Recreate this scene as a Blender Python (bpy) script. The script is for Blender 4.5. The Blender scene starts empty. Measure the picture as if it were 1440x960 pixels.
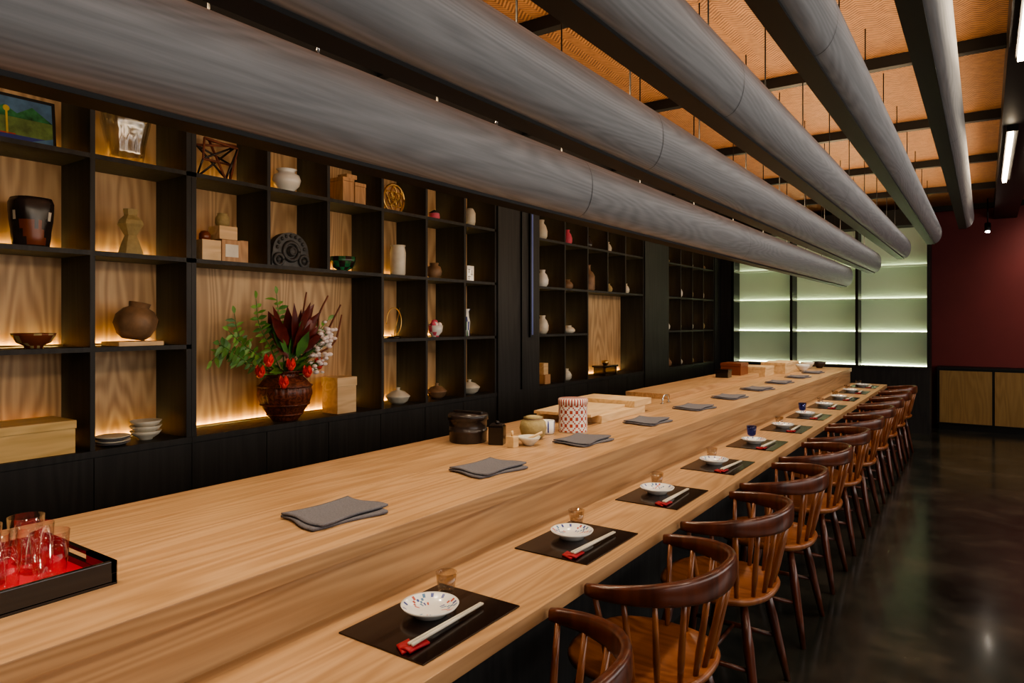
import bpy, bmesh, math, random
from mathutils import Vector, Matrix
random.seed(7)
pi=math.pi
S=bpy.context.scene
COL=S.collection

# ---------------------------------------------------------------- materials
def newmat(name):
    m=bpy.data.materials.new(name); m.use_nodes=True
    nt=m.node_tree; b=nt.nodes['Principled BSDF']
    return m,nt,b
def pm(name,col,rough=.5,metal=0,var=.12,vs=12,emi=None,es=0,trans=0,coat=0,bump=0):
    m,nt,b=newmat(name)
    tc=nt.nodes.new('ShaderNodeTexCoord'); n=nt.nodes.new('ShaderNodeTexNoise')
    n.inputs['Scale'].default_value=vs; n.inputs['Detail'].default_value=4
    nt.links.new(tc.outputs['Object'],n.inputs['Vector'])
    r=nt.nodes.new('ShaderNodeValToRGB')
    r.color_ramp.elements[0].position=.3; r.color_ramp.elements[1].position=.7
    r.color_ramp.elements[0].color=[c*(1-var) for c in col]+[1]
    r.color_ramp.elements[1].color=[min(1,c*(1+var)) for c in col]+[1]
    nt.links.new(n.outputs['Fac'],r.inputs['Fac']); nt.links.new(r.outputs['Color'],b.inputs['Base Color'])
    b.inputs['Roughness'].default_value=rough; b.inputs['Metallic'].default_value=metal
    b.inputs['Transmission Weight'].default_value=trans
    b.inputs['Coat Weight'].default_value=coat
    if emi: b.inputs['Emission Color'].default_value=list(emi)+[1]; b.inputs['Emission Strength'].default_value=es
    if bump:
        bp=nt.nodes.new('ShaderNodeBump'); bp.inputs['Strength'].default_value=bump; bp.inputs['Distance'].default_value=.01
        nt.links.new(n.outputs['Fac'],bp.inputs['Height']); nt.links.new(bp.outputs['Normal'],b.inputs['Normal'])
    return m
def emit(name,col,s):
    m,nt,b=newmat(name)
    b.inputs['Base Color'].default_value=list(col)+[1]
    b.inputs['Emission Color'].default_value=list(col)+[1]; b.inputs['Emission Strength'].default_value=s
    return m
def wood(name,dark,light,scale=(5,.5,5),rings=28,rough=.4,ringamt=.5,coat=0,bump=.05,fib=60,nscale=1.0):
    m,nt,b=newmat(name); L=nt.links; N=nt.nodes.new
    tc=N('ShaderNodeTexCoord'); mp=N('ShaderNodeMapping'); mp.inputs['Scale'].default_value=scale
    L.new(tc.outputs['Object'],mp.inputs['Vector'])
    n=N('ShaderNodeTexNoise'); n.inputs['Scale'].default_value=nscale; n.inputs['Detail'].default_value=2; n.inputs['Roughness'].default_value=.4
    L.new(mp.outputs[0],n.inputs['Vector'])
    mu=N('ShaderNodeMath'); mu.operation='MULTIPLY'; mu.inputs[1].default_value=rings*6.28; L.new(n.outputs['Fac'],mu.inputs[0])
    si=N('ShaderNodeMath'); si.operation='SINE'; L.new(mu.outputs[0],si.inputs[0])
    mr=N('ShaderNodeMapRange'); mr.inputs['From Min'].default_value=-1; L.new(si.outputs[0],mr.inputs['Value'])
    mp2=N('ShaderNodeMapping'); mx=max(scale); 
    mp2.inputs['Scale'].default_value=[ (fib if s>=mx*.6 else fib*.04) for s in scale]
    L.new(tc.outputs['Object'],mp2.inputs['Vector'])
    f=N('ShaderNodeTexNoise'); f.inputs['Scale'].default_value=1.0; f.inputs['Detail'].default_value=3
    L.new(mp2.outputs[0],f.inputs['Vector'])
    a=N('ShaderNodeMix'); a.inputs[0].default_value=ringamt
    L.new(f.outputs['Fac'],a.inputs[2]); L.new(mr.outputs[0],a.inputs[3])
    r=N('ShaderNodeValToRGB'); r.color_ramp.elements[0].position=.15; r.color_ramp.elements[1].position=.8
    r.color_ramp.elements[0].color=list(dark)+[1]; r.color_ramp.elements[1].color=list(light)+[1]
    L.new(a.outputs[0],r.inputs['Fac']); L.new(r.outputs[0],b.inputs['Base Color'])
    b.inputs['Roughness'].default_value=rough; b.inputs['Coat Weight'].default_value=coat
    b.inputs['Coat Roughness'].default_value=.2
    if bump:
        bp=N('ShaderNodeBump'); bp.inputs['Strength'].default_value=bump; bp.inputs['Distance'].default_value=.005
        L.new(a.outputs[0],bp.inputs['Height']); L.new(bp.outputs[0],b.inputs['Normal'])
    return m
def glassmat(name,tint=(.95,.97,.97),base=.12,mxr=.75,rough=.03):
    m=bpy.data.materials.new(name); m.use_nodes=True; nt=m.node_tree; nt.nodes.clear(); N=nt.nodes.new;L=nt.links
    o=N('ShaderNodeOutputMaterial'); t=N('ShaderNodeBsdfTransparent'); t.inputs[0].default_value=list(tint)+[1]
    g=N('ShaderNodeBsdfGlossy'); g.inputs['Roughness'].default_value=rough; g.inputs[0].default_value=(1,1,1,1)
    lw=N('ShaderNodeLayerWeight'); lw.inputs['Blend'].default_value=.3
    mr=N('ShaderNodeMapRange'); mr.inputs['To Min'].default_value=base*.3; mr.inputs['To Max'].default_value=mxr
    L.new(lw.outputs['Facing'],mr.inputs['Value'])
    pw=N('ShaderNodeMath'); pw.operation='POWER'; pw.inputs[1].default_value=1.6; L.new(mr.outputs[0],pw.inputs[0])
    mx=N('ShaderNodeMixShader'); L.new(pw.outputs[0],mx.inputs[0]); L.new(t.outputs[0],mx.inputs[1]); L.new(g.outputs[0],mx.inputs[2])
    L.new(mx.outputs[0],o.inputs[0]); return m

OAK=wood('oak_counter',(.33,.185,.088),(.53,.330,.175),(7,.36,7),16,.34,.36,bump=.06)
OAKV=wood('oak_back_panel',(.37,.22,.105),(.60,.40,.22),(3.2,5,.7),14,.5,.5,nscale=.9)
BAF=wood('grey_stained_veneer',(.145,.145,.148),(.245,.243,.245),(4.2,.30,4.2),34,.5,.28,bump=.05,fib=110)
DARK=wood('black_stained_wood',(.006,.006,.006),(.024,.022,.021),(6,6,.5),8,.6,.3,bump=.1)
BLK=pm('black_metal',(.004,.004,.004),.5)
CHR=wood('walnut_red',(.048,.012,.006),(.135,.036,.016),(6,6,1),8,.3,.4,coat=.3)
SEATM=wood('cherry_seat',(.17,.052,.018),(.34,.125,.042),(2,7,2),8,.3,.4,coat=.3)
BLOND=wood('hinoki_blond',(.55,.36,.18),(.72,.52,.30),(8,1.2,8),8,.45,.35)
BLONDY=wood('paulownia_yellow',(.55,.36,.12),(.74,.52,.22),(8,1.2,8),8,.45,.35)
LACQ=pm('black_lacquer',(.008,.005,.004),.2,coat=.4)
MATM=pm('dark_brown_lacquer',(.010,.004,.003),.20,coat=.2)
REDL=pm('red_lacquer',(.60,.010,.035),.25,coat=.5)
REDP=pm('red_paper',(.30,.006,.016),.6)
WHITE=pm('white_porcelain',(.75,.74,.70),.2,var=.04,coat=.4)
CREAM=pm('cream_glaze',(.62,.58,.48),.35,var=.15)
GREYC=pm('grey_linen',(.125,.120,.135),.95,var=.15,vs=200,bump=.3)
BLUE=pm('indigo_glaze',(.03,.05,.22),.3)
BRED=pm('brick_red_glaze',(.38,.06,.035),.35)
GLASS=glassmat('clear_glass',(.97,.98,.98)); AMB=glassmat('smoky_glass',(.86,.82,.76),.3,.6)
CRYS=glassmat('cut_crystal',(.93,.93,.90),.8,.70,.08)
BLUG=glassmat('blue_glass',(.4,.45,.8),.2,.6)
KHA=pm('khaki_clay',(.36,.28,.13),.7,bump=.4,vs=40)
BRJ=pm('brown_clay',(.22,.13,.07),.55,var=.5,vs=9,bump=.4)
DKJ=pm('dark_iron_glaze',(.03,.022,.02),.25,var=.5)
RUST=pm('rust_glaze',(.18,.05,.02),.3)
TILE=pm('roof_tile_clay',(.05,.05,.05),.5,var=.4,vs=30)
GRN=pm('green_glaze',(.03,.17,.07),.25,var=.7,vs=20)
MOSS=pm('moss_paint',(.12,.19,.05),.5,var=.6,vs=18)
YEL=pm('yellow_glaze',(.55,.42,.08),.4)
SKY=pm('blue_paint',(.07,.16,.28),.5,var=.4,vs=14)
PINK=pm('pink_glaze',(.65,.10,.16),.5)
BOXW=wood('cedar_box',(.34,.18,.08),(.52,.31,.15),(8,8,2),8,.5,.35)
BASK=wood('bamboo_basket_red',(.06,.014,.008),(.22,.065,.032),(20,20,20),6,.35,.5)
LEAF=pm('leaf_green',(.07,.19,.04),.45,var=.4)
LEAFL=pm('leaf_light',(.15,.31,.06),.45,var=.4)
LEAFR=pm('leaf_burgundy',(.11,.018,.014),.35,var=.4)
BRAN=pm('branch_bark',(.18,.055,.03),.7,var=.4)
PET=pm('tulip_red',(.75,.075,.065),.5,var=.3)
PETW=pm('blossom_white',(.85,.76,.74),.5,var=.1)
BRASS=pm('brass',(.65,.42,.16),.3,metal=1)
STEEL=pm('steel',(.6,.6,.6),.25,metal=1)
LEDW=emit('shelf_led_warm',(1,.69,.23),36)
LEDG=emit('display_led_cool',(.94,1,.70),21)
LEDT=emit('ceiling_led_tube',(1,.80,.56),34)
GLOWB=emit('blue_reflection_glow',(.06,.075,.18),.35)  # glow stands in for the bluish reflection in the pilaster's glass gap
LENS=emit('spot_lens',(1,.9,.75),60)
BURG=pm('burgundy_plaster',(.16,.023,.022),.6,var=.06,vs=3)
BLKW=pm('black_plaster',(.012,.011,.011),.7)
TAN=wood('tan_cabinet_front',(.25,.14,.045),(.36,.215,.075),(6,6,.8),8,.5,.3)
FROST=pm('frosted_green_glass',(.52,.60,.43),.5,var=.03,vs=1,emi=(.62,.72,.48),es=.07)

# floor
m,nt,b=newmat('polished_concrete'); N=nt.nodes.new; L=nt.links
tc=N('ShaderNodeTexCoord'); n1=N('ShaderNodeTexNoise'); n1.inputs['Scale'].default_value=1.9; n1.inputs['Detail'].default_value=9; n1.inputs['Roughness'].default_value=.68
L.new(tc.outputs['Object'],n1.inputs['Vector'])
r=N('ShaderNodeValToRGB'); e=r.color_ramp.elements; e[0].position=.34; e[0].color=(.012,.015,.013,1); e[1].position=.72; e[1].color=(.080,.068,.050,1)
x=e.new(.52); x.color=(.032,.033,.027,1)
L.new(n1.outputs['Fac'],r.inputs['Fac']); L.new(r.outputs[0],b.inputs['Base Color'])
rr=N('ShaderNodeMapRange'); rr.inputs['To Min'].default_value=.06; rr.inputs['To Max'].default_value=.30; L.new(n1.outputs['Fac'],rr.inputs['Value']); L.new(rr.outputs[0],b.inputs['Roughness'])
b.inputs['Coat Weight'].default_value=.12; b.inputs['Coat Roughness'].default_value=.08
FLOOR=m
# woven bamboo ceiling (herringbone weave)
m,nt,b=newmat('woven_bamboo'); N=nt.nodes.new; L=nt.links
tc=N('ShaderNodeTexCoord'); sx=N('ShaderNodeSeparateXYZ'); L.new(tc.outputs['Object'],sx.inputs[0])
pp=N('ShaderNodeMath'); pp.operation='PINGPONG'; pp.inputs[1].default_value=.06; L.new(sx.outputs['X'],pp.inputs[0])
ad=N('ShaderNodeMath'); ad.operation='ADD'; L.new(pp.outputs[0],ad.inputs[0]); L.new(sx.outputs['Y'],ad.inputs[1])
mu=N('ShaderNodeMath'); mu.operation='MULTIPLY'; mu.inputs[1].default_value=6.28/.028; L.new(ad.outputs[0],mu.inputs[0])
si=N('ShaderNodeMath'); si.operation='SINE'; L.new(mu.outputs[0],si.inputs[0])
mp=N('ShaderNodeMapping'); mp.inputs['Scale'].default_value=(1,1,1); L.new(tc.outputs['Object'],mp.inputs[0])
nn=N('ShaderNodeTexNoise'); nn.inputs['Scale'].default_value=20; nn.inputs['Detail'].default_value=7; nn.inputs['Roughness'].default_value=.75; L.new(mp.outputs[0],nn.inputs['Vector'])
mr=N('ShaderNodeMapRange'); mr.inputs['From Min'].default_value=-1; L.new(si.outputs[0],mr.inputs['Value'])
mx=N('ShaderNodeMix'); mx.inputs[0].default_value=.60; L.new(mr.outputs[0],mx.inputs[2]); L.new(nn.outputs['Fac'],mx.inputs[3])
r=N('ShaderNodeValToRGB'); e=r.color_ramp.elements; e[0].position=.28; e[0].color=(.11,.045,.017,1); e[1].position=.72; e[1].color=(.42,.205,.088,1)
L.new(mx.outputs[0],r.inputs['Fac']); L.new(r.outputs[0],b.inputs['Base Color']); b.inputs['Roughness'].default_value=.6
bp=N('ShaderNodeBump'); bp.inputs['Strength'].default_value=.5; bp.inputs['Distance'].default_value=.008; L.new(mx.outputs[0],bp.inputs['Height']); L.new(bp.outputs[0],b.inputs['Normal'])
BAMB=m

# ---------------------------------------------------------------- mesh builder
class MB:
    def __init__(s): s.v=[];s.f=[];s.m=[];s.s=[];s.mats=[]
    def mi(s,mat):
        if mat not in s.mats: s.mats.append(mat)
        return s.mats.index(mat)
    def add(s,vs,fs,mat,smooth=False,M=None):
        o=len(s.v)
        for p in vs:
            p=Vector(p); s.v.append(M@p if M is not None else p)
        for i,f in enumerate(fs):
            s.f.append([o+k for k in f]); mm=mat(i) if callable(mat) else mat
            s.m.append(s.mi(mm)); s.s.append(smooth)
    def bx(s,x0,x1,y0,y1,z0,z1,mat,M=None,bev=0):
        if bev:
            bm=bmesh.new(); bmesh.ops.create_cube(bm,size=1)
            for v in bm.verts: v.co=Vector(((x0+x1)/2+v.co.x*(x1-x0),(y0+y1)/2+v.co.y*(y1-y0),(z0+z1)/2+v.co.z*(z1-z0)))
            bmesh.ops.bevel(bm,geom=bm.edges[:],offset=bev,segments=2,profile=.7,affect='EDGES')
            bm.verts.index_update()
            s.add([v.co.copy() for v in bm.verts],[[v.index for v in f.verts] for f in bm.faces],mat,False,M); bm.free(); return
        vs=[(x,y,z) for x in(x0,x1) for y in(y0,y1) for z in(z0,z1)]
        s.add(vs,[(0,1,3,2),(4,6,7,5),(0,4,5,1),(2,3,7,6),(0,2,6,4),(1,5,7,3)],mat,False,M)
    def lathe(s,prof,mat,seg=32,M=None,rf=None,smooth=True,c=(0,0,0)):
        vs=[];fs=[];n=len(prof)
        for j,(r,z) in enumerate(prof):
            for i in range(seg):
                a=2*pi*i/seg; k=rf(a,z) if rf else 1
                vs.append((c[0]+r*k*math.cos(a),c[1]+r*k*math.sin(a),c[2]+z))
        for j in range(n-1):
            for i in range(seg):
                i2=(i+1)%seg
                fs.append((j*seg+i,j*seg+i2,(j+1)*seg+i2,(j+1)*seg+i))
        if callable(mat):
            s.add(vs,fs,lambda q:mat(q//seg,q%seg),smooth,M)
        else: s.add(vs,fs,mat,smooth,M)
        o=len(s.v)-len(vs)
        base=mat(0,0) if callable(mat) else mat
        if prof[0][0]>1e-4: s.f.append([o+i for i in range(seg)][::-1]); s.m.append(s.mi(base)); s.s.append(False)
        if prof[-1][0]>1e-4:
            b2=mat(n-2,0) if callable(mat) else mat
            s.f.append([o+(n-1)*seg+i for i in range(seg)]); s.m.append(s.mi(b2)); s.s.append(False)
    def tube(s,pts,rad,mat,seg=8,M=None,flat=None,sq=1.0):
        pts=[Vector(p) for p in pts]; n=len(pts)
        if not isinstance(rad,(list,tuple)): rad=[rad]*n
        vs=[];fs=[]; up=None
        for i,p in enumerate(pts):
            t=(pts[min(i+1,n-1)]-pts[max(i-1,0)]).normalized()
            if flat is not None: u=Vector((0,0,1)); sd=t.cross(u).normalized()
            else:
                if up is None: up=Vector((0,0,1)) if abs(t.z)<.9 else Vector((1,0,0))
                sd=t.cross(up).normalized(); u=sd.cross(t).normalized(); up=u
            if flat: a,bb=flat[i] if isinstance(flat,list) else flat
            else: a=bb=rad[i]
            for k in range(seg):
                an=2*pi*k/seg; cx=math.cos(an);cy=math.sin(an)
                if sq!=1: cx=math.copysign(abs(cx)**sq,cx); cy=math.copysign(abs(cy)**sq,cy)
                vs.append(p+sd*cx*a+u*cy*bb)
        for i in range(n-1):
            for k in range(seg):
                k2=(k+1)%seg; fs.append((i*seg+k,i*seg+k2,(i+1)*seg+k2,(i+1)*seg+k))
        fs.append(tuple(range(seg))[::-1]); fs.append(tuple((n-1)*seg+k for k in range(seg)))
        s.add(vs,fs,mat,True,M)
    def prism(s,out,z0,z1,mat,M=None):
        n=len(out); vs=[(x,y,z0) for x,y in out]+[(x,y,z1) for x,y in out]
        fs=[tuple(range(n))[::-1],tuple(range(n,2*n))]+[(i,(i+1)%n,n+(i+1)%n,n+i) for i in range(n)]
        s.add(vs,fs,mat,False,M)
    def sheet(s,f,nx,ny,th,mat,M=None,smooth=True):
        vs=[];fs=[]
        for l in (0,1):
            for i in range(nx+1):
                for j in range(ny+1):
                    p=Vector(f(i/nx,j/ny)); p.z-=l*th; vs.append(p)
        q=(nx+1)*(ny+1); w=ny+1
        for i in range(nx):
            for j in range(ny):
                a=i*w+j; fs.append((a,a+w,a+w+1,a+1)); fs.append((q+a,q+a+1,q+a+w+1,q+a+w))
        for i in range(nx):
            a=i*w; fs.append((a,q+a,q+a+w,a+w)); a=i*w+ny; fs.append((a,a+w,q+a+w,q+a))
        for j in range(ny):
            a=j; fs.append((a,a+1,q+a+1,q+a)); a=nx*w+j; fs.append((a,q+a,q+a+1,a+1))
        s.add(vs,fs,mat,smooth,M)
    def sph(s,c,r,mat,seg=14,sc=(1,1,1),M=None):
        n=8; prof=[(max(1e-5,r*math.sin(pi*i/n)),-r*math.cos(pi*i/n)) for i in range(n+1)]
        m2=Matrix.Translation(c)@Matrix.Diagonal((*sc,1)); s.lathe(prof,mat,seg,(M@m2) if M is not None else m2)
    def leaf(s,p,d,L,w,mat,nrm=None,droop=.25):
        p=Vector(p); d=Vector(d).normalized(); nr=Vector(nrm) if nrm else Vector((1,random.uniform(-.5,.5),random.uniform(-.2,.7)))
        sd=d.cross(nr).normalized(); nn=sd.cross(d).normalized(); vs=[];fs=[]
        for i,(t,ww) in enumerate([(0,.08),(.2,.7),(.45,1),(.72,.7),(1,.03)]):
            c=p+d*L*t+Vector((0,0,-droop*L*t*t))
            vs+= [c-sd*w*ww*.5+nn*w*ww*.15, c, c+sd*w*ww*.5+nn*w*ww*.15]
        for i in range(4):
            a=i*3; fs+=[(a,a+1,a+4,a+3),(a+1,a+2,a+5,a+4)]
        s.add(vs,fs,mat,True)
    def make(s,name,loc=(0,0,0),rot=(0,0,0),mesh=None):
        me=bpy.data.meshes.new(name); me.from_pydata([tuple(v) for v in s.v],[],s.f)
        for m in s.mats: me.materials.append(m)
        me.polygons.foreach_set('material_index',s.m); me.polygons.foreach_set('use_smooth',s.s)
        bm=bmesh.new(); bm.from_mesh(me); bmesh.ops.recalc_face_normals(bm,faces=bm.faces[:]) if not getattr(s,'norec',False) else None
        bm.to_mesh(me); bm.free(); me.update()
        s.me=me
        return inst(name,me,loc,rot)
def inst(name,me,loc=(0,0,0),rot=(0,0,0)):
    o=bpy.data.objects.new(name,me); o.location=loc; o.rotation_euler=rot; COL.objects.link(o); return o
def R(ax,deg): return Matrix.Rotation(math.radians(deg),4,ax)
def T(x,y,z): return Matrix.Translation((x,y,z))

# ---------------------------------------------------------------- room shell
XL,XR,Y0,Y1,H=-3.75,3.3,-2.6,11.6,3.12
def slab(name,*a):
    b=MB(); b.bx(*a); return b.make(name)
slab('floor',XL-.1,XR+.1,Y0-.1,Y1+.1,-.1,0,FLOOR)
slab('ceiling',XL-.1,XR+.1,Y0-.1,Y1+.1,H,H+.1,BAMB)
slab('wall_left',XL-.1,XL,Y0,Y1,0,H,BLKW)
slab('wall_right',XR,XR+.1,Y0,Y1,0,H,BLKW)
slab('wall_back',XL,XR,Y0-.1,Y0,0,H,BLKW)
slab('wall_far',XL,XR,Y1,Y1+.1,0,H,BURG)
slab('baseboard_far',-.55,XR,Y1-.015,Y1,0,.08,BLK)
yy=-1.85; tn=0
while yy<11.5:
    tn+=1; slab('trim_%d'%tn,XL,XR,yy-.03,yy+.03,H-.07,H-.001,BLK); yy+=1.65
for x in (-3.2,-2.12,-1.45,.95,2.1):
    tn+=1; slab('trim_%d'%tn,x-.035,x+.035,Y0,Y1,H-.09,H-.002,BLK)
b=MB(); b.bx(.10,.36,Y0,Y1,H-.20,H-.003,BLK); b.make('ceiling_beam')
for (a,c) in ((-.5,1.6),(2.4,4.46),(6.13,8.24)):
    b=MB(); b.bx(.13,.20,a,c,H-.24,H-.20,BLK); b.bx(.140,.172,a+.02,c-.02,H-.262,H-.24,LEDT); b.make('linear_ceiling_light')

# ---------------------------------------------------------------- baffles
for i in range(5):
    xb=-1.49+.325*i; zb=1.96+.165*i; ya,yb=-1.6,9.8
    b=MB(); n=20
    prof=[(xb+.086*max(0,math.cos(-pi/2+pi*k/n))**.85, zb+.13+.13*math.sin(-pi/2+pi*k/n)) for k in range(n+1)]
    vs=[];fs=[]
    for y in (ya,yb):
        vs+=[(x,y,z) for x,z in prof]
    for k in range(n): fs.append((k,k+1,n+1+k+1,n+1+k))
    b.add(vs,fs,BAF,True)
    b.add([(x,ya,z) for x,z in prof]+[(xb-.055,ya,zb+.26),(xb-.055,ya,zb)],[tuple(range(n+3))],BLK)
    b.add([(x,yb,z) for x,z in prof]+[(xb-.055,yb,zb+.26),(xb-.055,yb,zb)],[tuple(range(n+3))],BLK)
    b.bx(xb-.06,xb+.0,ya,yb,zb+.02,zb+.262,BLK)
    b.bx(xb-.068,xb+.012,ya,yb,zb-.010,zb+.006,BLK)
    y=2.64-2.44
    while y<9.7:
        vs=[];fs=[]
        for q in (y,y+.003): vs+=[(xb+(x-xb)*1.01+.0008,q,z) for x,z in prof]
        for k in range(n): fs.append((k,k+1,n+1+k+1,n+1+k))
        b.add(vs,fs,DARK,True); y+=2.44
    y=.1
    while y<9.8:
        b.tube([(xb-.03,y,zb+.25),(xb-.03,y,H)],.0035,BLK,6)
        if i==0 and y<2.5: b.tube([(xb+.0,y+.30,zb+.255),(xb+.0,y+.30,zb+.33)],.005,STEEL,8)
        y+=.825
    b.norec=True
    b.make('suspended_wood_baffle')

# ---------------------------------------------------------------- counter
b=MB()
YA,YB=-1.4,9.45
b.bx(-1.80,-1.37,YA,YB,.875,.92,OAK,bev=.003)
b.bx(-2.25,-1.802,YA,YB,.875,.92,OAK,bev=.003)
b.bx(-1.42,-1.386,YA,YB-.01,.741,.870,OAK)
b.bx(-1.40,-.97,YA,YB-.1,.70,.741,OAK,bev=.003)
b.bx(-2.2,-1.39,YA+.02,YB-.02,.0,.70,DARK); b.bx(-2.2,-1.42,YA+.02,YB-.02,.70,.876,DARK)
b.bx(-1.40,-1.28,YA+.02,YB-.12,0,.70,DARK)
b.make('sushi_bar_counter')

# ---------------------------------------------------------------- left shelving
FX,BX=-3.40,-3.70
ZS=[.90,1.38,1.83,2.28,2.73]
def shelving(name,ya,yb,divs_by_row,rows_solid=None,niche=None):
    b=MB(); t=.022
    b.bx(BX-.04,BX-.02,ya,yb,0,H-.10,DARK)
    b.bx(BX-.02,BX,ya+.01,yb-.01,ZS[0],ZS[4],OAKV)
    b.bx(BX-.02,FX,ya,ya+.026,0,H-.10,DARK); b.bx(BX-.02,FX,yb-.026,yb,0,H-.10,DARK)
    b.bx(BX-.02,FX+.004,ya,yb,ZS[4]-t,H-.10,DARK)
    b.bx(BX-.02,FX-.003,ya,yb,0,ZS[0]-.03,DARK); b.bx(BX-.02,FX+.006,ya,yb,ZS[0]-.03,ZS[0],DARK)
    n=max(1,round((yb-ya)/.45)); w=(yb-ya)/n
    for k in range(n): b.bx(FX-.004,FX+.002,ya+k*w+.003,ya+(k+1)*w-.003,.10,ZS[0]-.034,DARK)
    for r in (1,2,3):
        if r==1 and niche:
            if niche[0]-ya>.1: b.bx(BX,FX,ya,niche[0]+.01,ZS[1]-t,ZS[1],DARK)
            if yb-niche[1]>.1: b.bx(BX,FX,niche[1]-.01,yb,ZS[1]-t,ZS[1],DARK)
        else: b.bx(BX,FX,ya,yb,ZS[r]-t,ZS[r],DARK)
    for r in range(4):
        for y in divs_by_row[r]:
            b.bx(BX,FX-.001,y-.011,y+.011,ZS[r],ZS[r+1]-.001,DARK)
        ys=[ya+.026]+sorted(divs_by_row[r])+[yb-.026]
        for p,q in zip(ys,ys[1:]):
            if niche and r==1 and p>=niche[0]-.06 and q<=niche[1]+.06: continue
            b.bx(BX+.018,BX+.021,p+.012,q-.012,ZS[r]+.0005,ZS[r]+.011,BRASS)
            b.bx(BX+.003,BX+.015,p+.03,q-.03,ZS[r]+.0005,ZS[r]+.003,LEDW)
    return b.make(name)
ya=1.973-.475*5
shelving('display_shelving',ya,1.973,[[1.495-.475*k for k in range(4)]]*4)
up=[2.443,2.88,3.35,3.80,4.254]; lo=[3.35,3.80,4.254]
shelving('display_shelving',1.975,4.68,[lo,lo,up,up],niche=(1.99,3.35))
up=[5.83,6.30,6.76,7.21]; lo=[5.83,6.30]
shelving('display_shelving',5.33,7.72,[lo,lo,up,up],niche=(6.30,7.70))
up=[8.95,9.40,9.85]
shelving('display_shelving',8.48,10.32,[up]*4)
for (p,q) in ((4.682,5.328),(7.722,8.478),(10.322,11.55)):
    b=MB(); b.bx(XL+.003,FX+.015,p,q,0,H-.1,DARK)
    if q-p<.7:
        b.bx(FX+.014,FX+.03,p+.34,p+.36,.9,H-.1,BLK)
        b.bx(FX+.014,FX+.035,p+.47,p+.53,1.36,2.9,BLK); b.bx(FX+.035,FX+.037,p+.488,p+.512,1.38,2.88,GLOWB)  # glowing strip imitates a reflection in glass, no lamp
    b.make('wall_panel_pilaster')

# ---------------------------------------------------------------- far lit display
b=MB(); fy=10.60
b.bx(-3.38,-.60,fy,11.0,0,.86,DARK); b.bx(-3.38,-.60,fy-.01,11.0,.86,.885,DARK)
b.bx(-3.38,-.60,10.93,11.0,.885,H-.1,BLK); b.bx(-3.20,-.62,10.90,10.93,.885,2.80,FROST)
b.bx(-3.38,-3.2,fy,10.94,.885,H-.1,DARK)
for x in (-3.2,-2.345,-1.475,-.615): b.bx(x-.018,x+.018,fy,10.94,.885,2.82,BLK)
b.bx(-3.2,-.597,fy,10.94,2.80,H-.1,BLK)
for z in (1.36,1.82,2.27): b.bx(-3.19,-.62,fy+.02,10.90,z-.014,z,FROST)
for z in (.885,1.36,1.82,2.27): b.bx(-3.18,-.64,10.887,10.897,z+.0005,z+.006,LEDG)
b.make('illuminated_display_cabinet')
b=MB()
b.bx(-.55,2.4,11.25,11.58,.08,.84,BLK); b.bx(-.55,2.4,11.23,11.58,.84,.87,BLK); b.bx(-.53,2.4,11.28,11.58,0,.08,BLK)
x=-.52
while x<2.3: b.bx(x,x+.60,11.235,11.25,.10,.82,TAN); x+=.63
b.make('low_cabinet')
b=MB()
b.tube([(0,0,.38),(0,0,.06)],.008,BLK); b.lathe([(.035,-.06),(.035,.06)],BLK,16,M=R('X',-25)); b.lathe([(.028,-.062),(.001,-.064)],LENS,16,M=R('X',-25))
b.make('ceiling_spotlight',(.03,10.9,2.73)).rotation_euler=(0,0,0)

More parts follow.
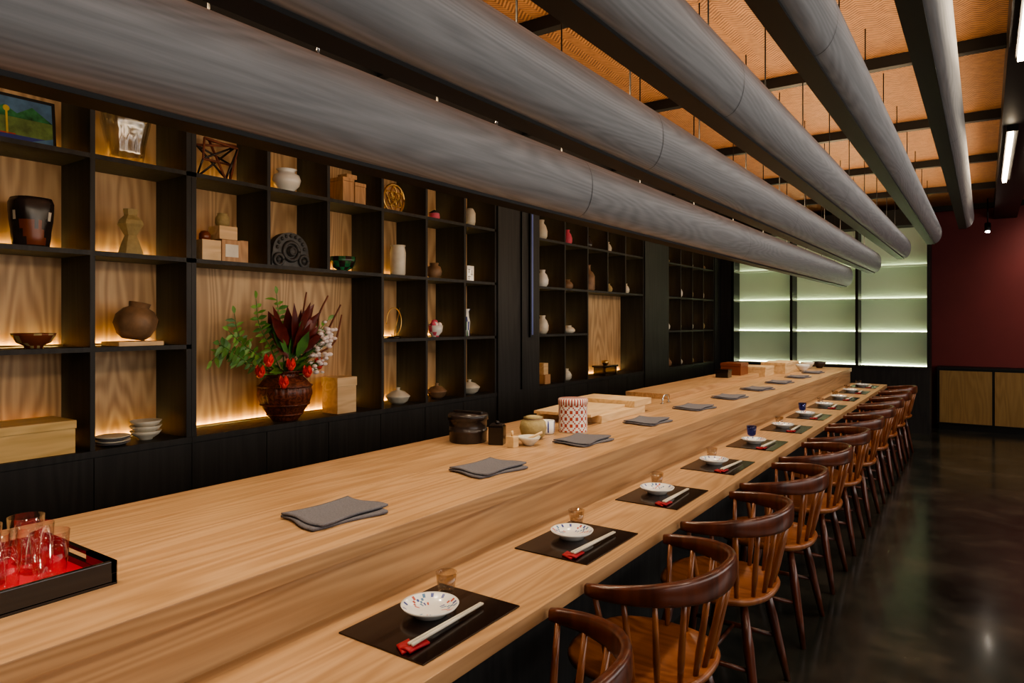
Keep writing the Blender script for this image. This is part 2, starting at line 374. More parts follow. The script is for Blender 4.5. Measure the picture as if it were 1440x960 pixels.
# ---------------------------------------------------------------- chairs
def mkchair():
    b=MB()
    def Rr(a):
        c,s_=math.cos(a),math.sin(a); n=2.6
        return 1/((abs(c)/.225)**n+(abs(s_)/.235)**n)**(1/n)
    rings=[(.001,.440),(.3,.438),(.6,.440),(.82,.449),(.94,.455),(.985,.453),(1,.445),(.985,.432),(.9,.420),(.6,.412),(.001,.412)]
    vs=[];fs=[];seg=40
    for k,z in rings:
        for i in range(seg):
            a=2*pi*i/seg; r=Rr(a)*k; vs.append((r*math.cos(a),r*math.sin(a),z))
    for j in range(len(rings)-1):
        for i in range(seg): fs.append((j*seg+i,j*seg+(i+1)%seg,(j+1)*seg+(i+1)%seg,(j+1)*seg+i))
    b.add(vs,fs,SEATM,True)
    pts=[];fl=[]
    for k in range(29):
        t=-1+2*k/28; a=t*math.radians(99)
        x=-.02+.285*math.cos(a) if abs(a)<pi/2 else -.02+.20*math.cos(a)
        sy=math.copysign(abs(math.sin(a))**.85,a)*.285
        z=.722+.018*max(0,math.cos(a))
        pts.append((x,sy,z)); w=max(0,math.cos(a))
        fl.append((.015,.020+.022*w))
    fl[0]=fl[-1]=(.012,.016)
    b.tube(pts,0,CHR,12,flat=fl,sq=.6)
    for k in range(11):
        a=math.radians(-92+184*k/10)
        tx=-.02+(.285 if abs(a)<pi/2 else .2)*math.cos(a); ty=math.copysign(abs(math.sin(a))**.85,a)*.283
        bx_=.0+Rr(a)*.88*math.cos(a); by=Rr(a)*.88*math.sin(a)
        m_=[(bx_+(tx-bx_)*q,by+(ty-by)*q,.445+(.722-.445)*q) for q in (0,.3,.6,1)]
        b.tube(m_,[.008,.0115,.010,.0075],SEATM,8)
    for sx_ in (-1,1):
        for sy in (-1,1):
            t=Vector((sx_*.14,sy*.14,.42)); f=Vector((sx_*.215,sy*.215,0))
            b.tube([t,t.lerp(f,.35),t.lerp(f,.7),f],[.014,.020,.017,.012],CHR,10)
    for sy in (-1,1):
        p1=Vector((.14,sy*.14,.42)).lerp(Vector((.215,sy*.215,0)),.55); p2=p1.copy(); p2.x*=-1
        b.tube([p1,p1.lerp(p2,.5),p2],[.008,.012,.008],CHR,8)
    p1=Vector((0,.181,.19)); p2=Vector((0,-.181,.19)); b.tube([p1,p1.lerp(p2,.5),p2],[.007,.011,.007],CHR,8)
    return b
cb=mkchair(); first=cb.make('dining_chair',(-.90,1.27,0))
for k in range(1,11):
    inst('dining_chair',cb.me,(-.90+random.uniform(-.002,.006),1.285+.755*k,0),(0,0,math.radians(random.uniform(-1.2,1.2))))

# ---------------------------------------------------------------- place settings
LZ=.741
mb=MB(); mb.bx(-.1375,.1375,-.19,.19,0,.004,MATM,bev=.001)
pb=MB()
pb.lathe([(.001,.004),(.036,.004),(.038,0),(.042,0),(.043,.006),(.07,.020),(.0755,.028),(.070,.026),(.060,.019),(.052,.015),(.045,.012),(.03,.0105),(.02,.010),(.0005,.010)],
   lambda j,i: (BRED if (i*3+j*5)%8==0 else SKY if (i*5+j*3)%4==0 else BLUE if (i+j)%6==0 else WHITE) if 7<=j<=10 and (i//9)%2==0 else (BLUE if j==7 and i%4==0 else WHITE),54,smooth=True)
gb=MB(); gb.lathe([(.001,0),(.022,0),(.024,.012),(.030,.058),(.0285,.058),(.0225,.014),(.001,.012)],AMB,28)
g2=MB(); g2.lathe([(.001,0),(.018,0),(.020,.004),(.009,.010),(.009,.018),(.026,.03),(.031,.085),(.0295,.085),(.024,.032),(.001,.024)],BLUG,28)
sb=MB()
for o_ in (-.005,.005):
    sb.tube([(o_,-.03,.009),(o_*.6,.255,.004)],[.0045,.0035],CREAM,6)
rb=MB()
rb.sheet(lambda u,v:(-.016+.032*u,-.035+.065*v,.0055+.004*math.sin(pi*u)+.001*math.sin(5*v)),6,8,.004,REDP)
rb.sheet(lambda u,v:(-.038+.042*u,-.026+.040*v-.022*u,.0045),4,4,.004,REDP)
for bb,nm in ((mb,'placemat'),(pb,'patterned_plate'),(gb,'sake_glass'),(g2,'stemmed_glass'),(sb,'chopsticks'),(rb,'chopstick_sleeve')):
    o=bb.make(nm); bpy.data.objects.remove(o)
for k in range(11):
    y=1.315+.755*k; j=random.uniform(-.006,.006)
    inst('placemat',mb.me,(-1.155,y,LZ))
    inst('patterned_plate',pb.me,(-1.185+j,y+.015,LZ+.004),(0,0,random.uniform(0,6)))
    if k in (4,6): inst('stemmed_glass',g2.me,(-1.235+j,y+.15,LZ+.004))
    else: inst('sake_glass',gb.me,(-1.24+j,y+.145,LZ+.004))
    inst('chopsticks',sb.me,(-1.085,y-.13,LZ+.0095),(0,0,math.radians(random.uniform(-3,3))))
    inst('chopstick_sleeve',rb.me,(-1.085,y-.14,LZ+.0045),(0,0,math.radians(random.uniform(-6,6))))

# folded napkins
UZ=.92
nb=MB()
def lay(w,l,z,ph,am):
    def f(u,v):
        e=abs(2*v-1)**4; x=(u-.5)*w*(1-.13*math.sin(pi*v)**2); y=(v-.5)*l*(1-.05*math.sin(2*pi*u))
        return (x,y,z+am*(.5+.5*math.sin(5*u+ph+2*v))+.003*e)
    return f
nb.sheet(lay(.185,.25,.007,0,.002),16,16,.007,GREYC,M=R('Z',-3))
nb.sheet(lay(.185,.25,.013,1,.005),16,16,.006,GREYC,M=R('Z',6)@T(-.010,.012,0))
o=nb.make('folded_napkin'); bpy.data.objects.remove(o)
for k in range(10):
    inst('folded_napkin',nb.me,(-1.59,1.37+.765*k,UZ),(0,0,math.radians(-8+random.uniform(-6,6))))

# tray with tumblers
b=MB(); x0,x1,y0,y1=-1.935,-1.58,.22,.745
b.bx(x0,x1,y0,y1,0,.008,LACQ); b.bx(x0+.012,x1-.012,y0+.012,y1-.012,.008,.011,REDL)
for (p,q,r_,s_) in ((x0,x0+.012,y0,y1),(x1-.012,x1,y0,y1)): b.bx(p,q,r_,s_,.004,.052,LACQ,bev=.002)
for r_ in (y0,y1-.012):
    b.bx(x0,x1,r_,r_+.012,.004,.026,LACQ,bev=.001)
    b.bx(x0,x0+.12,r_,r_+.012,.026,.052,LACQ); b.bx(x1-.12,x1,r_,r_+.012,.026,.052,LACQ); b.bx(x0,x1,r_,r_+.012,.044,.052,LACQ)
b.make('lacquer_tray',(0,0,UZ))
tb=MB(); tb.lathe([(.001,0),(.029,0),(.031,.004),(.038,.108),(.0367,.108),(.030,.012),(.001,.010)],GLASS,36)
o=tb.make('glass_tumbler'); bpy.data.objects.remove(o)
for (x,y) in ((-1.87,.675),(-1.78,.66),(-1.69,.655),(-1.86,.585),(-1.77,.57),(-1.68,.56),(-1.86,.49),(-1.77,.475)):
    inst('glass_tumbler',tb.me,(x,y,UZ+.011))

# mid-counter objects
b=MB(); b.lathe([(.085,0),(.09,.004),(.092,.05),(.094,.052),(.094,.060),(.091,.062),(.091,.105),(.098,.107),(.098,.128),(.094,.136),(.001,.138)],DKJ,40)
b.bx(-.085,.085,-.008,.008,.137,.147,DKJ,bev=.002); b.make('round_lidded_box',(-2.06,2.60,UZ))
b=MB(); b.bx(-.036,.036,-.036,.036,0,.088,LACQ,bev=.006); b.bx(-.03,.03,-.03,.03,.088,.096,DKJ,bev=.003); b.lathe([(.009,.096),(.012,.106),(.001,.112)],LACQ,12)
b.make('soy_sauce_pot',(-1.90,2.62,UZ),(0,0,.4))
b=MB(); b.bx(-.022,.022,-.022,.022,0,.05,BLOND,bev=.002); b.tube([(0,0,.05),(.0,.0,.075)],.006,BLOND); b.make('toothpick_holder',(-1.80,2.60,UZ))
b=MB(); b.lathe([(.035,0),(.058,.02),(.068,.055),(.060,.088),(.048,.098),(.05,.102),(.045,.104),(.05,.108),(.02,.116),(.001,.118)],lambda j,i: KHA if j not in(4,5) else BRJ,32)
b.make('ceramic_lidded_jar',(-1.84,2.84,UZ))
b=MB(); b.lathe([(.02,0),(.024,.004),(.05,.03),(.055,.042),(.052,.042),(.02,.012),(.001,.010)],CREAM,28); b.tube([(-.02,-.01,.02),(.05,.04,.06)],.006,BLOND); b.make('small_bowl',(-1.76,2.68,UZ))
b=MB(); b.lathe([(.030,0),(.036,.01),(.037,.07),(.034,.07),(.032,.01),(.001,.01)],lambda j,i: (BLUE if i%5==0 else WHITE) if j==1 else WHITE,30); b.make('tea_cup',(-1.86,3.01,UZ))
b=MB(); nr=16
prof=[(.074,0)]+[(.076,.004+.140*k/nr) for k in range(nr+1)]+[(.079,.146),(.079,.172),(.074,.176),(.001,.177)]
def cf(j,i):
    if j<1: return WHITE
    if j<=nr:
        a=(i%8)-3.5; c=((j-1)%8)-3.5; q=abs(a)+abs(c)
        return BRED if (q<1.5 or 3<q<4.6 or q>6.5) else WHITE
    return WHITE if i%2 else BRED
b.lathe(prof,cf,64); b.make('patterned_canister',(-1.79,3.15,UZ))
b=MB()
b.bx(-.22,.22,-.30,.30,0,.045,BLOND,bev=.003); b.bx(-.19,.17,-.42,.12,.045,.062,BLOND,bev=.002,M=R('Z',5)); b.bx(-.20,.22,.14,.40,.046,.085,BLOND,bev=.002)
b.make('cutting_board',(-2.01,3.78,UZ))
b=MB(); b.bx(-2.29,-1.93,4.85,7.3,0,.04,OAK,bev=.003); b.make('raised_prep_board',(0,0,UZ))
b=MB(); b.tube([(0,-.06,0),(0,-.055,.035),(0,-.03,.055),(0,.03,.055),(0,.055,.035),(0,.06,0)],.006,STEEL,8); b.bx(-.012,.012,-.075,-.045,0,.004,STEEL); b.bx(-.012,.012,.045,.075,0,.004,STEEL); b.make('metal_handle_stand',(-1.87,4.62,UZ))
def lidbox(name,loc,sx,sy,sz,mat,rot=0):
    b=MB(); b.bx(-sx/2,sx/2,-sy/2,sy/2,0,sz*.74,mat,bev=.0025); b.bx(-sx/2-.004,sx/2+.004,-sy/2-.004,sy/2+.004,sz*.75,sz,mat,bev=.003); b.bx(-sx/2+.002,sx/2-.002,-sy/2+.002,sy/2-.002,sz*.73,sz*.76,mat)
    return b.make(name,loc,(0,0,rot))
lidbox('wooden_ingredient_box',(-2.05,7.60,UZ),.30,.36,.10,BLOND)
lidbox('wooden_ingredient_box',(-1.95,8.15,UZ),.26,.40,.12,BLOND)
lidbox('wooden_ingredient_box',(-2.0,8.75,UZ),.24,.30,.10,BLOND)
lidbox('lacquer_box',(-2.11,7.05,UZ+.04),.2,.26,.12,RUST)
lidbox('lacquer_box',(-2.08,6.6,UZ+.04),.12,.12,.08,LACQ)
for (x,y,mt) in ((-1.75,8.5,WHITE),(-1.8,9.0,CREAM),(-1.7,9.2,DKJ)):
    b=MB(); b.lathe([(.03,0),(.035,.005),(.07,.05),(.08,.08),(.076,.08),(.03,.012),(.001,.01)],mt,24); b.make('serving_bowl',(x,y,UZ))

# ---------------------------------------------------------------- shelf objects
SX=-3.52
Z1,Z2,Z3,Z4=ZS[:4]
def L_(name,prof,mat,y,z,x=SX,seg=32,rf=None,smooth=True,rot=(0,0,0)):
    b=MB(); b.lathe(prof,mat,seg,rf=rf,smooth=smooth); return b.make(name,(x,y,z),rot)
PX=Matrix(((0,0,1,0),(1,0,0,0),(0,1,0,0),(0,0,0,1)))
b=MB(); b.bx(-.012,.012,-.135,.155,0,.235,BLK,bev=.002); b.bx(.012,.014,-.12,.14,.015,.22,SKY)
b.bx(.014,.0150,-.12,.14,.05,.13,MOSS); b.prism([(-.12,.13),(-.05,.18),(0,.15),(.06,.19),(.14,.13)],.0135,.0155,GRN,M=PX)
b.bx(.014,.0155,-.12,.14,.015,.05,BLUE); b.prism([(.02,.02),(.14,.06),(.14,.02)],.0140,.0162,SKY,M=PX)
b.bx(.0150,.017,-.045,-.037,.05,.16,YEL); b.sph((.015,-.041,.165),.014,YEL,10,(.15,1,1)); b.bx(.0150,.017,-.1,-.01,.05,.056,BRED)
b.make('framed_painting',(-3.56,1.25,Z4+.001),(0,math.radians(-6),0))
L_('crystal_vase',[(.06,0),(.075,.02),(.082,.06),(.085,.1),(.095,.15),(.105,.2),(.115,.27),(.108,.27),(.095,.19),(.07,.04),(.001,.035)],CRYS,1.70,Z4,seg=48,rf=lambda a,z:1+.045*math.cos(16*a),smooth=True)
b=MB()
P8=[(-.03,-.10,.012),(-.03,.10,.012),(.03,.11,.2),(.03,-.09,.22),(.05,-.11,.1),(-.05,.12,.12),(.04,.03,.012),(-.04,-.02,.23),(.0,.12,.22),(.0,-.12,.18)]
for i in range(len(P8)):
    for j in range(i+1,len(P8)):
        if (i*3+j*5)%4!=0: continue
        b.tube([P8[i],P8[j]],.006,DKJ,6)
for i in range(9): b.tube([P8[i],P8[i+1]],.007,BRAN,6)
b.tube([(-.04,-.11,.01),(.04,.11,.01)],.010,BRAN,6)
b.make('lattice_stick_sculpture',(SX,2.19,Z4))
L_('white_footed_pot',[(.045,0),(.05,.004),(.045,.02),(.075,.05),(.085,.085),(.075,.115),(.05,.128),(.048,.14),(.062,.15),(.058,.152),(.04,.14),(.001,.13)],WHITE,2.655,Z4)
b=MB(); b.bx(-.07,.07,-.10,-.005,0,.145,BOXW,bev=.003); b.bx(-.07,.07,.005,.10,0,.125,BOXW,bev=.003); b.bx(-.072,.072,-.102,-.003,.146,.17,BOXW,bev=.003); b.bx(-.072,.072,.003,.102,.126,.15,BOXW,bev=.003)
b.bx(-.04,.05,-.05,.04,.172,.20,BOXW,bev=.002); b.make('wooden_gift_boxes',(SX,3.14,Z4))
b=MB()
def ring(b,r,w,mat,cx=0,cy=0,cz=0):
    pts=[(cx,cy+r*math.cos(2*pi*k/36),cz+r*math.sin(2*pi*k/36)) for k in range(37)]; b.tube(pts,w,mat,6)
ring(b,.105,.009,BRASS,0,0,.112)
for a in range(6):
    q=a*pi/3; ring(b,.052,.0045,BRASS,0,.052*math.cos(q),.112+.052*math.sin(q))
ring(b,.052,.0045,BRASS,0,0,.112); b.lathe([(.1,-.002),(.1,.002)],BOXW,36,M=T(-.012,0,.112)@R('Y',90)); b.bx(-.03,.03,-.05,.05,0,.006,LACQ)
b.make('carved_disc',(SX-.02,3.60,Z4))
L_('small_lidded_pot',[(.03,0),(.045,.03),(.04,.06),(.045,.065),(.01,.085),(.001,.09)],lambda j,i:PINK if j<2 else DKJ,4.02,Z4)
L_('white_tall_vase',[(.035,0),(.045,.05),(.045,.12),(.03,.15),(.022,.16),(.001,.155)],CREAM,4.47,Z4)
b=MB(); b.lathe([(.06,0),(.068,.01),(.072,.045),(.074,.08),(.079,.12),(.082,.16),(.084,.20),(.076,.222),(.068,.22),(.07,.19),(.001,.18)],lambda j,i: RUST if (1<=j<=3 and (i+j)%10<4) else (CREAM if j==4 and i%11==3 else DKJ),32,rf=lambda a,z:1+.05*math.cos(4*a+z*12))
b.make('faceted_dark_jar',(SX,1.29,Z3))
L_('geometric_clay_vase',[(.058,0),(.06,.012),(.04,.07),(.028,.10),(.045,.13),(.062,.155),(.055,.175),(.03,.20),(.035,.232),(.03,.232),(.02,.2),(.001,.19)],KHA,1.724,Z3,seg=8,smooth=False)
b=MB(); b.bx(-.06,.06,-.155,-.045,0,.115,BLOND,bev=.002); b.bx(-.06,.06,-.04,.075,0,.125,BOXW,bev=.002); b.bx(-.05,.06,-.055,.055,.126,.20,BLOND,bev=.002)
b.bx(-.04,.05,.08,.13,0,.13,BOXW,bev=.002); b.bx(.06,.062,-.02,.06,.03,.10,CREAM)
b.lathe([(.028,.201),(.038,.22),(.038,.25),(.026,.268),(.028,.275),(.001,.278)],KHA,20,c=(0,0,0)); b.lathe([(.025,.116),(.03,.13),(.03,.15),(.02,.165),(.001,.17)],RUST,20,c=(0,-.105,0))
b.make('stacked_tea_boxes',(SX,2.225,Z3))
b=MB()
out=[(.13*math.cos(a),.10+.115*math.sin(a)) for a in [pi*k/16 for k in range(17)]]
out=[(.135,0),(.14,.05)]+out+[(-.14,.05),(-.135,0)]
b.prism([(x,z) for x,z in out],-.03,.02,TILE,M=PX)
ring(b,.055,.014,TILE,.022,0,.10); b.sph((.02,0,.10),.035,TILE,14,(.7,1,1)); ring(b,.022,.007,TILE,.04,0,.10)
for sy in (-1,1): ring(b,.032,.011,TILE,.025,sy*.092,.045); b.sph((.02,sy*.092,.045),.018,TILE,12)
for k in range(9):
    a=pi*(k+.5)/9; b.sph((.02,.10*math.cos(a),.105+.09*math.sin(a)),.012,TILE,10)
b.make('roof_tile_ornament',(SX,2.672,Z3))
L_('green_glazed_bowl',[(.035,0),(.035,.012),(.065,.03),(.083,.07),(.085,.10),(.08,.10),(.06,.035),(.001,.02)],lambda j,i: GRN if (i//3+j)%2 else DKJ,3.10,Z3,seg=36)
L_('grey_cylinder_vase',[(.045,0),(.055,.02),(.058,.17),(.05,.21),(.056,.225),(.05,.225),(.045,.2),(.001,.19)],CREAM,3.62,Z3)
L_('brown_round_jar',[(.035,0),(.055,.03),(.06,.06),(.05,.095),(.03,.105),(.035,.125),(.03,.125),(.001,.1)],BRJ,4.02,Z3)
b=MB(); b.bx(-.006,.006,-.045,.045,0,.13,WHITE,bev=.002)
for k,(y,z,w,h) in enumerate([(-.02,.10,.03,.006),(-.02,.085,.006,.03),(.02,.07,.006,.05),(.015,.06,.03,.006),(-.015,.04,.035,.006),(-.02,.03,.006,.03)]): b.bx(.006,.0075,y-w/2,y+w/2,z-h/2,z+h/2,LACQ)
b.make('calligraphy_card',(SX+.03,4.43,Z3))
L_('red_lacquer_bowl',[(.035,0),(.037,.012),(.065,.025),(.084,.058),(.086,.068),(.081,.066),(.06,.03),(.001,.018)],lambda j,i: RUST if (i//2+j)%4 else KHA,1.30,Z2,seg=36)
b=MB(); b.bx(-.09,.09,-.11,.11,0,.022,BLOND,bev=.003)
b.lathe([(.05,0),(.075,.02),(.098,.07),(.095,.115),(.07,.15),(.045,.162),(.05,.185),(.042,.18),(.035,.155),(.001,.14)],BRJ,36,M=T(0,0,.032)@R('X',-10),rf=lambda a,z:1+.05*math.sin(3*a+z*25)+.03*math.cos(5*a))
b.make('stoneware_jar_on_stand',(SX,1.735,Z2))
b=MB(); pts=[(.0,.075*math.cos(a),.12+.10*math.sin(a)) for a in [math.radians(-110+300*k/30) for k in range(31)]]; b.tube(pts,.004,BRASS,6); b.tube([(0,-.025,.03),(0,-.02,.01)],.004,BRASS); b.lathe([(.05,0),(.05,.01),(.001,.012)],LACQ,24)
b.tube([(0,0,.01),(0,.06,.22)],.003,BRASS,6); b.make('brass_ring_sculpture',(SX,3.58,Z2))
b=MB(); b.lathe([(.03,0),(.03,.012),(.055,.04),(.062,.09),(.058,.09),(.03,.03),(.001,.02)],lambda j,i: PINK if (i//3+j)%3==0 else WHITE,30)
for q in range(8): b.sph((random.uniform(-.03,.03),random.uniform(-.04,.04),random.uniform(.085,.12)),.02,PINK if q%2 else PETW,8)
b.make('floral_tea_bowl',(SX,4.03,Z2))
L_('slender_patterned_vase',[(.03,0),(.028,.05),(.032,.12),(.022,.16),(.02,.20),(.035,.225),(.03,.225),(.001,.2)],lambda j,i: BLUE if (i//2+j)%4==0 else (GRN if (i+j)%7==0 else WHITE),4.42,Z2,seg=24)
lidbox('wooden_storage_box',(-3.54,1.245,Z1),.24,.37,.15,BLONDY)
b=MB(); 
for k in range(4): b.lathe([(.03,0),(.05,.003),(.078,.014),(.075,.016),(.03,.008),(.001,.007)],CREAM if k%2 else GREYC,30,c=(0,0,.010*k))
b.make('stacked_plates',(SX+.03,1.625,Z1))
b=MB()
for k in range(3): b.lathe([(.03,0),(.032,.006),(.06,.025),(.074,.045),(.07,.045),(.03,.012),(.001,.01)],CREAM,30,c=(0,0,.026*k))
b.make('stacked_bowls',(SX,1.80,Z1))
lidbox('tall_wooden_box',(SX,3.07,Z1),.15,.16,.235,BLOND)
for y,s_ in ((3.62,1),(4.05,.9),(4.46,1)):
    b=MB(); b.lathe([(.04*s_,0),(.07*s_,.02),(.085*s_,.05),(.09*s_,.056),(.085*s_,.062),(.05*s_,.09),(.015*s_,.10),(.012*s_,.108),(.018*s_,.118),(.001,.122)],CREAM if s_==1 else BRJ,30); b.make('lidded_ceramic_pot',(SX,y,Z1))
def vas(name,y,z,h,r,mat,x=SX):
    L_(name,[(r*.6,0),(r*.95,h*.2),(r,h*.45),(r*.75,h*.7),(r*.4,h*.85),(r*.5,h),(r*.42,h),(.001,h*.8)],mat,y,z,x=x,seg=24)
vas('white_vase',5.58,Z4,.20,.06,CREAM); vas('pink_vase',6.08,Z4,.16,.05,PINK); vas('small_vase',6.52,Z4,.14,.05,DKJ); vas('small_vase',6.98,Z4,.12,.05,CREAM)
vas('white_vase',5.60,Z3,.17,.06,WHITE); vas('small_vase',6.08,Z3,.10,.06,BRJ); vas('white_vase',5.60,Z2,.18,.06,CREAM); vas('white_vase',6.1,Z2,.08,.07,CREAM)
L_('sake_bottle',[(.06,0),(.07,.02),(.07,.16),(.05,.2),(.025,.22),(.022,.27),(.028,.28),(.001,.28)],BRJ,6.53,Z3,seg=24)
vas('small_vase',7.0,Z3,.1,.05,KHA); vas('small_vase',7.45,Z3,.12,.05,CREAM)
b=MB(); b.bx(-.06,.06,-.05,.05,0,.09,BOXW,bev=.002); b.bx(-.04,.04,-.04,.04,.09,.2,BLOND,bev=.002); b.make('stacked_tea_boxes',(SX,5.6,Z1))
vas('small_vase',6.05,Z1,.12,.06,CREAM)
b=MB(); b.bx(-.08,.08,-.17,.17,.09,.11,LACQ,bev=.003)
for sy in (-1,1): b.bx(-.07,.07,sy*.14-.01,sy*.14+.01,0,.09,LACQ)
b.lathe([(.02,.11),(.04,.13),(.04,.16),(.001,.165)],BRASS,16); b.make('small_display_table',(SX,6.93,Z1))
k=0
for y in (8.72,9.17,9.62,10.07):
    for z in (Z1,Z2,Z3,Z4):
        k+=1
        if k%5==3: continue
        vas(('small_vase','tea_bowl','white_vase')[k%3],y+random.uniform(-.05,.05),z,.08+.03*(k%4),.05+.008*(k%3),(CREAM,BRJ,WHITE,DKJ,KHA)[k%5])

# flower arrangement
b=MB()
prof=[(.07,0),(.075,.006),(.10,.04),(.135,.10),(.155,.16),(.15,.21),(.12,.25),(.095,.27),(.10,.295),(.105,.30),(.09,.295),(.085,.27),(.001,.26)]
b.lathe(prof,BASK,72,rf=lambda a,z:1+.045*math.cos(24*a))
for z,r in ((.04,.104),(.10,.142),(.21,.158),(.27,.103),(.3,.108)):
    b.tube([(r*math.cos(2*pi*k/40),r*math.sin(2*pi*k/40),z) for k in range(41)],.006,BASK,6)
def yz(px,py): return ((px-397)*.0043,(590-py)*.0043)
def stem(pts,r0,r1,mat,dx=0):
    n=len(pts); P=[Vector((dx*i/(n-1)+.015*math.sin(i*2.1),*yz(*p))) for i,p in enumerate(pts)]
    Q=[]
    for i in range(n-1):
        p0=P[max(i-1,0)];p1=P[i];p2=P[i+1];p3=P[min(i+2,n-1)]
        for q in range(5):
            t=q/5; Q.append(.5*((2*p1)+(-p0+p2)*t+(2*p0-5*p1+4*p2-p3)*t*t+(-p0+3*p1-3*p2+p3)*t**3))
    Q.append(P[-1]); m_=len(Q); b.tube(Q,[r0+(r1-r0)*i/(m_-1) for i in range(m_)],mat,6); return Q
for pts in ([(400,525),(415,480),(422,450),(425,408)],[(402,525),(430,495),(452,460),(450,440),(462,412)],[(405,525),(440,500),(462,480),(472,455),(486,425)],[(402,522),(425,500),(455,497),(480,480),(488,440)]):
    stem(pts,.010,.005,BRAN,.05)
def spray(pts,n,mat,L,w,dx=0):
    Q=stem(pts,.004,.002,LEAF,dx)
    for k in range(n):
        i=int((.25+.75*k/n)*(len(Q)-2)); t=(Q[i+1]-Q[i]).normalized(); sgn=1 if k%2 else -1
        side=Vector((random.uniform(-.5,.8),-t.z*sgn,t.y*sgn)); b.leaf(Q[i],t*.6+side,L*random.uniform(.7,1.2),w*random.uniform(.8,1.1),mat if random.random()<.7 else (LEAFL if mat==LEAF else LEAF))
    b.leaf(Q[-1],Q[-1]-Q[-3],L,w,mat)
spray([(392,525),(370,490),(352,455),(342,420)],26,LEAFL,.07,.025,.05)
spray([(390,525),(355,500),(325,480),(300,462)],18,LEAFL,.065,.026,.06)
spray([(388,525),(340,510),(305,490),(278,478)],22,LEAF,.065,.03,.12)
spray([(388,530),(350,500),(330,470),(322,440)],20,LEAFL,.065,.024,-.03)
spray([(396,525),(392,480),(392,440),(388,412)],20,LEAFL,.07,.026,-.03)
spray([(400,525),(425,500),(445,475),(468,448)],20,LEAFL,.065,.028,.03)
spray([(340,512),(315,498),(295,490),(274,500)],18,LEAFL,.06,.028,.08)
for k in range(32):
    a=random.uniform(-.85,.85); b.leaf((random.uniform(-.01,.10),.05*a,.36+random.uniform(0,.12)),(random.uniform(.0,.5),math.sin(a),math.cos(a)*1.1),random.uniform(.18,.29),random.uniform(.055,.085),LEAFR if k%4 else LEAF,droop=.05)
for k in range(26):
    a=random.uniform(-1.6,1.6); b.leaf((random.uniform(.02,.09),.08*math.sin(a),.30),(random.uniform(.2,.9),math.sin(a),math.cos(a)*.6+.15),random.uniform(.1,.18),.045,LEAF if k%2 else LEAFL)
def tulip(px,py,x,s_=1):
    y,z=yz(px,py); b.tube([(0,0,.28),(x*.6,y*.6,(z+.28)/2),(x,y,z)],.004,LEAFL,6)
    for k in range(6):
        a=k*pi/3; 
        b.leaf((x,y,z-.02),(math.cos(a)*.45,math.sin(a)*.45,1),.06*s_,.04*s_,PET,nrm=(math.cos(a),math.sin(a),-.3),droop=-.2)
    b.sph((x,y,z),.02*s_,PET,10,(1,1,1.1))
for p in ((337,520,.12),(350,506,.12),(367,536,.16),(382,513,.14),(408,524,.15),(434,514,.12)): tulip(*p,s_=1.1)
for k in range(80):
    t=random.random(); y,z=yz(424+28*t+random.uniform(-12,12),520-62*t+random.uniform(-8,8)); x=random.uniform(.10,.17)
    b.sph((x,y,z),random.uniform(.011,.019),PETW,8,(1,1,.7))
    if k%4==0: b.tube([(0,.02,.28),(x,y,z)],.002,LEAF,5)
b.norec=True
b.make('flower_arrangement_in_basket_vase',(SX+.01,2.635,Z1))

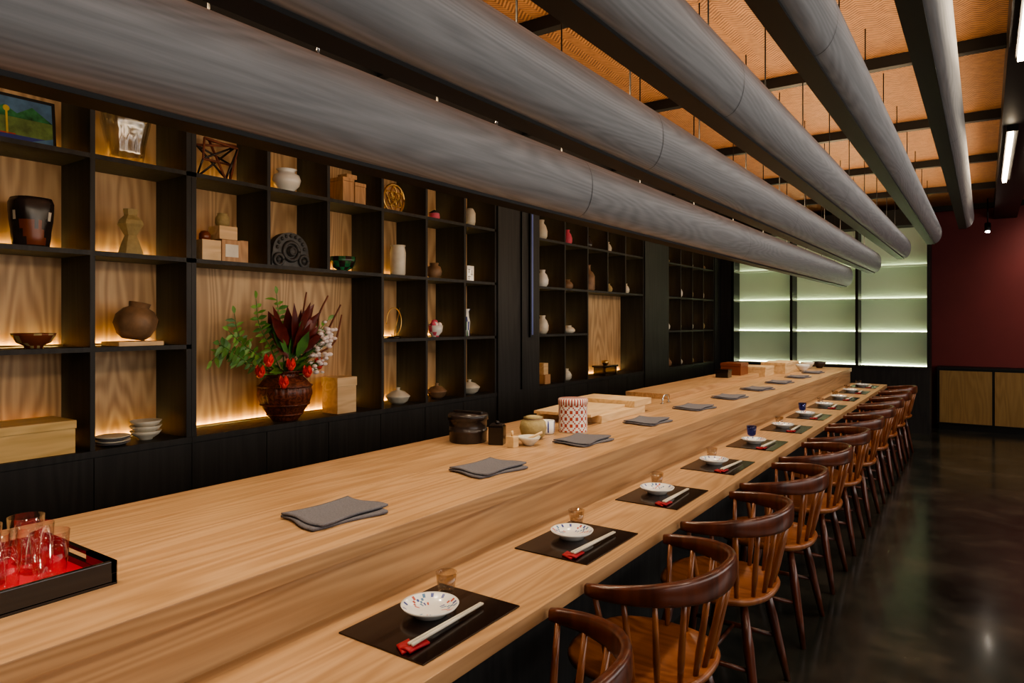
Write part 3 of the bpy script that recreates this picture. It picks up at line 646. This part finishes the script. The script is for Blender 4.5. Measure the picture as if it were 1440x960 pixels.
# ---------------------------------------------------------------- lights
def spot(name,loc,tgt,e,ang,col=(1,.78,.52),rad=.04,blend=1):
    l=bpy.data.lights.new(name,'SPOT'); l.energy=e; l.spot_size=math.radians(ang); l.spot_blend=blend; l.color=col; l.shadow_soft_size=rad
    o=bpy.data.objects.new(name,l); o.location=loc; d=Vector(tgt)-Vector(loc); o.rotation_euler=d.to_track_quat('-Z','Y').to_euler(); COL.objects.link(o)
def area(name,loc,rot,sx,sy,e,col):
    l=bpy.data.lights.new(name,'AREA'); l.shape='RECTANGLE'; l.size=sx; l.size_y=sy; l.energy=e; l.color=col
    o=bpy.data.objects.new(name,l); o.location=loc; o.rotation_euler=rot; COL.objects.link(o)
W=(1,.80,.57)
for k in range(13):
    y=-.2+.76*k
    spot('counter_light',(-1.515,y,1.935),(-1.50,y,.8),16,125,W)
for k in range(7):
    y=.2+1.5*k
    spot('prep_light',(-2.45,y,2.95),(-2.0,y,.9),36,80,W)
area('shelf_fill_light',(-1.575,4.2,2.09),(0,math.radians(90),0),.16,11.0,32,(1,.80,.57))  # unseen strip added behind the first baffle to brighten the shelving
for i in range(5):
    xb=-1.49+.325*i; zb=1.96+.165*i
    area('baffle_uplight',(xb-.035,4.1,zb+.275),(pi,0,0),.03,11.2,(32 if i<2 else 13),(1,.72,.43))
    if i>0: area('baffle_face_fill',(xb-.075,4.1,zb+.12),(0,math.radians(78),0),.05,11.2,5,(1,.93,.86))  # unseen fill strips added on baffle backs to brighten the neighbouring faces
area('ceiling_uplight',(-2.6,4.3,2.86),(pi,0,0),.05,11,16,(1,.72,.43))
area('side_fill_light',(3.2,4.2,1.75),(0,math.radians(90),0),1.5,11.5,118,(1,.94,.88))  # added out-of-view fill for the baffle faces, not an actual window
for y in (1.5,4.5,7.5,10):
    spot('aisle_light',(1.3,y,2.98),(.5,y,0),50,110,(1,.87,.72),.05)
spot('wall_wash',(1.0,10.5,2.9),(.9,11.6,2.2),48,90,(1,.8,.65))
w=bpy.data.worlds.new('world'); S.world=w; w.use_nodes=True; w.node_tree.nodes['Background'].inputs[0].default_value=(.5,.5,.55,1); w.node_tree.nodes['Background'].inputs[1].default_value=.02
S.view_settings.exposure=.40
try: S.view_settings.look='AgX - Medium High Contrast'
except Exception as ex: print(ex)

# ---------------------------------------------------------------- camera
cd=bpy.data.cameras.new('camera'); cd.lens=24; cd.sensor_width=36; cd.shift_y=-28/1440; cd.clip_start=.02
cam=bpy.data.objects.new('camera',cd); cam.location=(0,0,1.5); cam.rotation_euler=(pi/2,0,math.atan(665/960)); COL.objects.link(cam); S.camera=cam
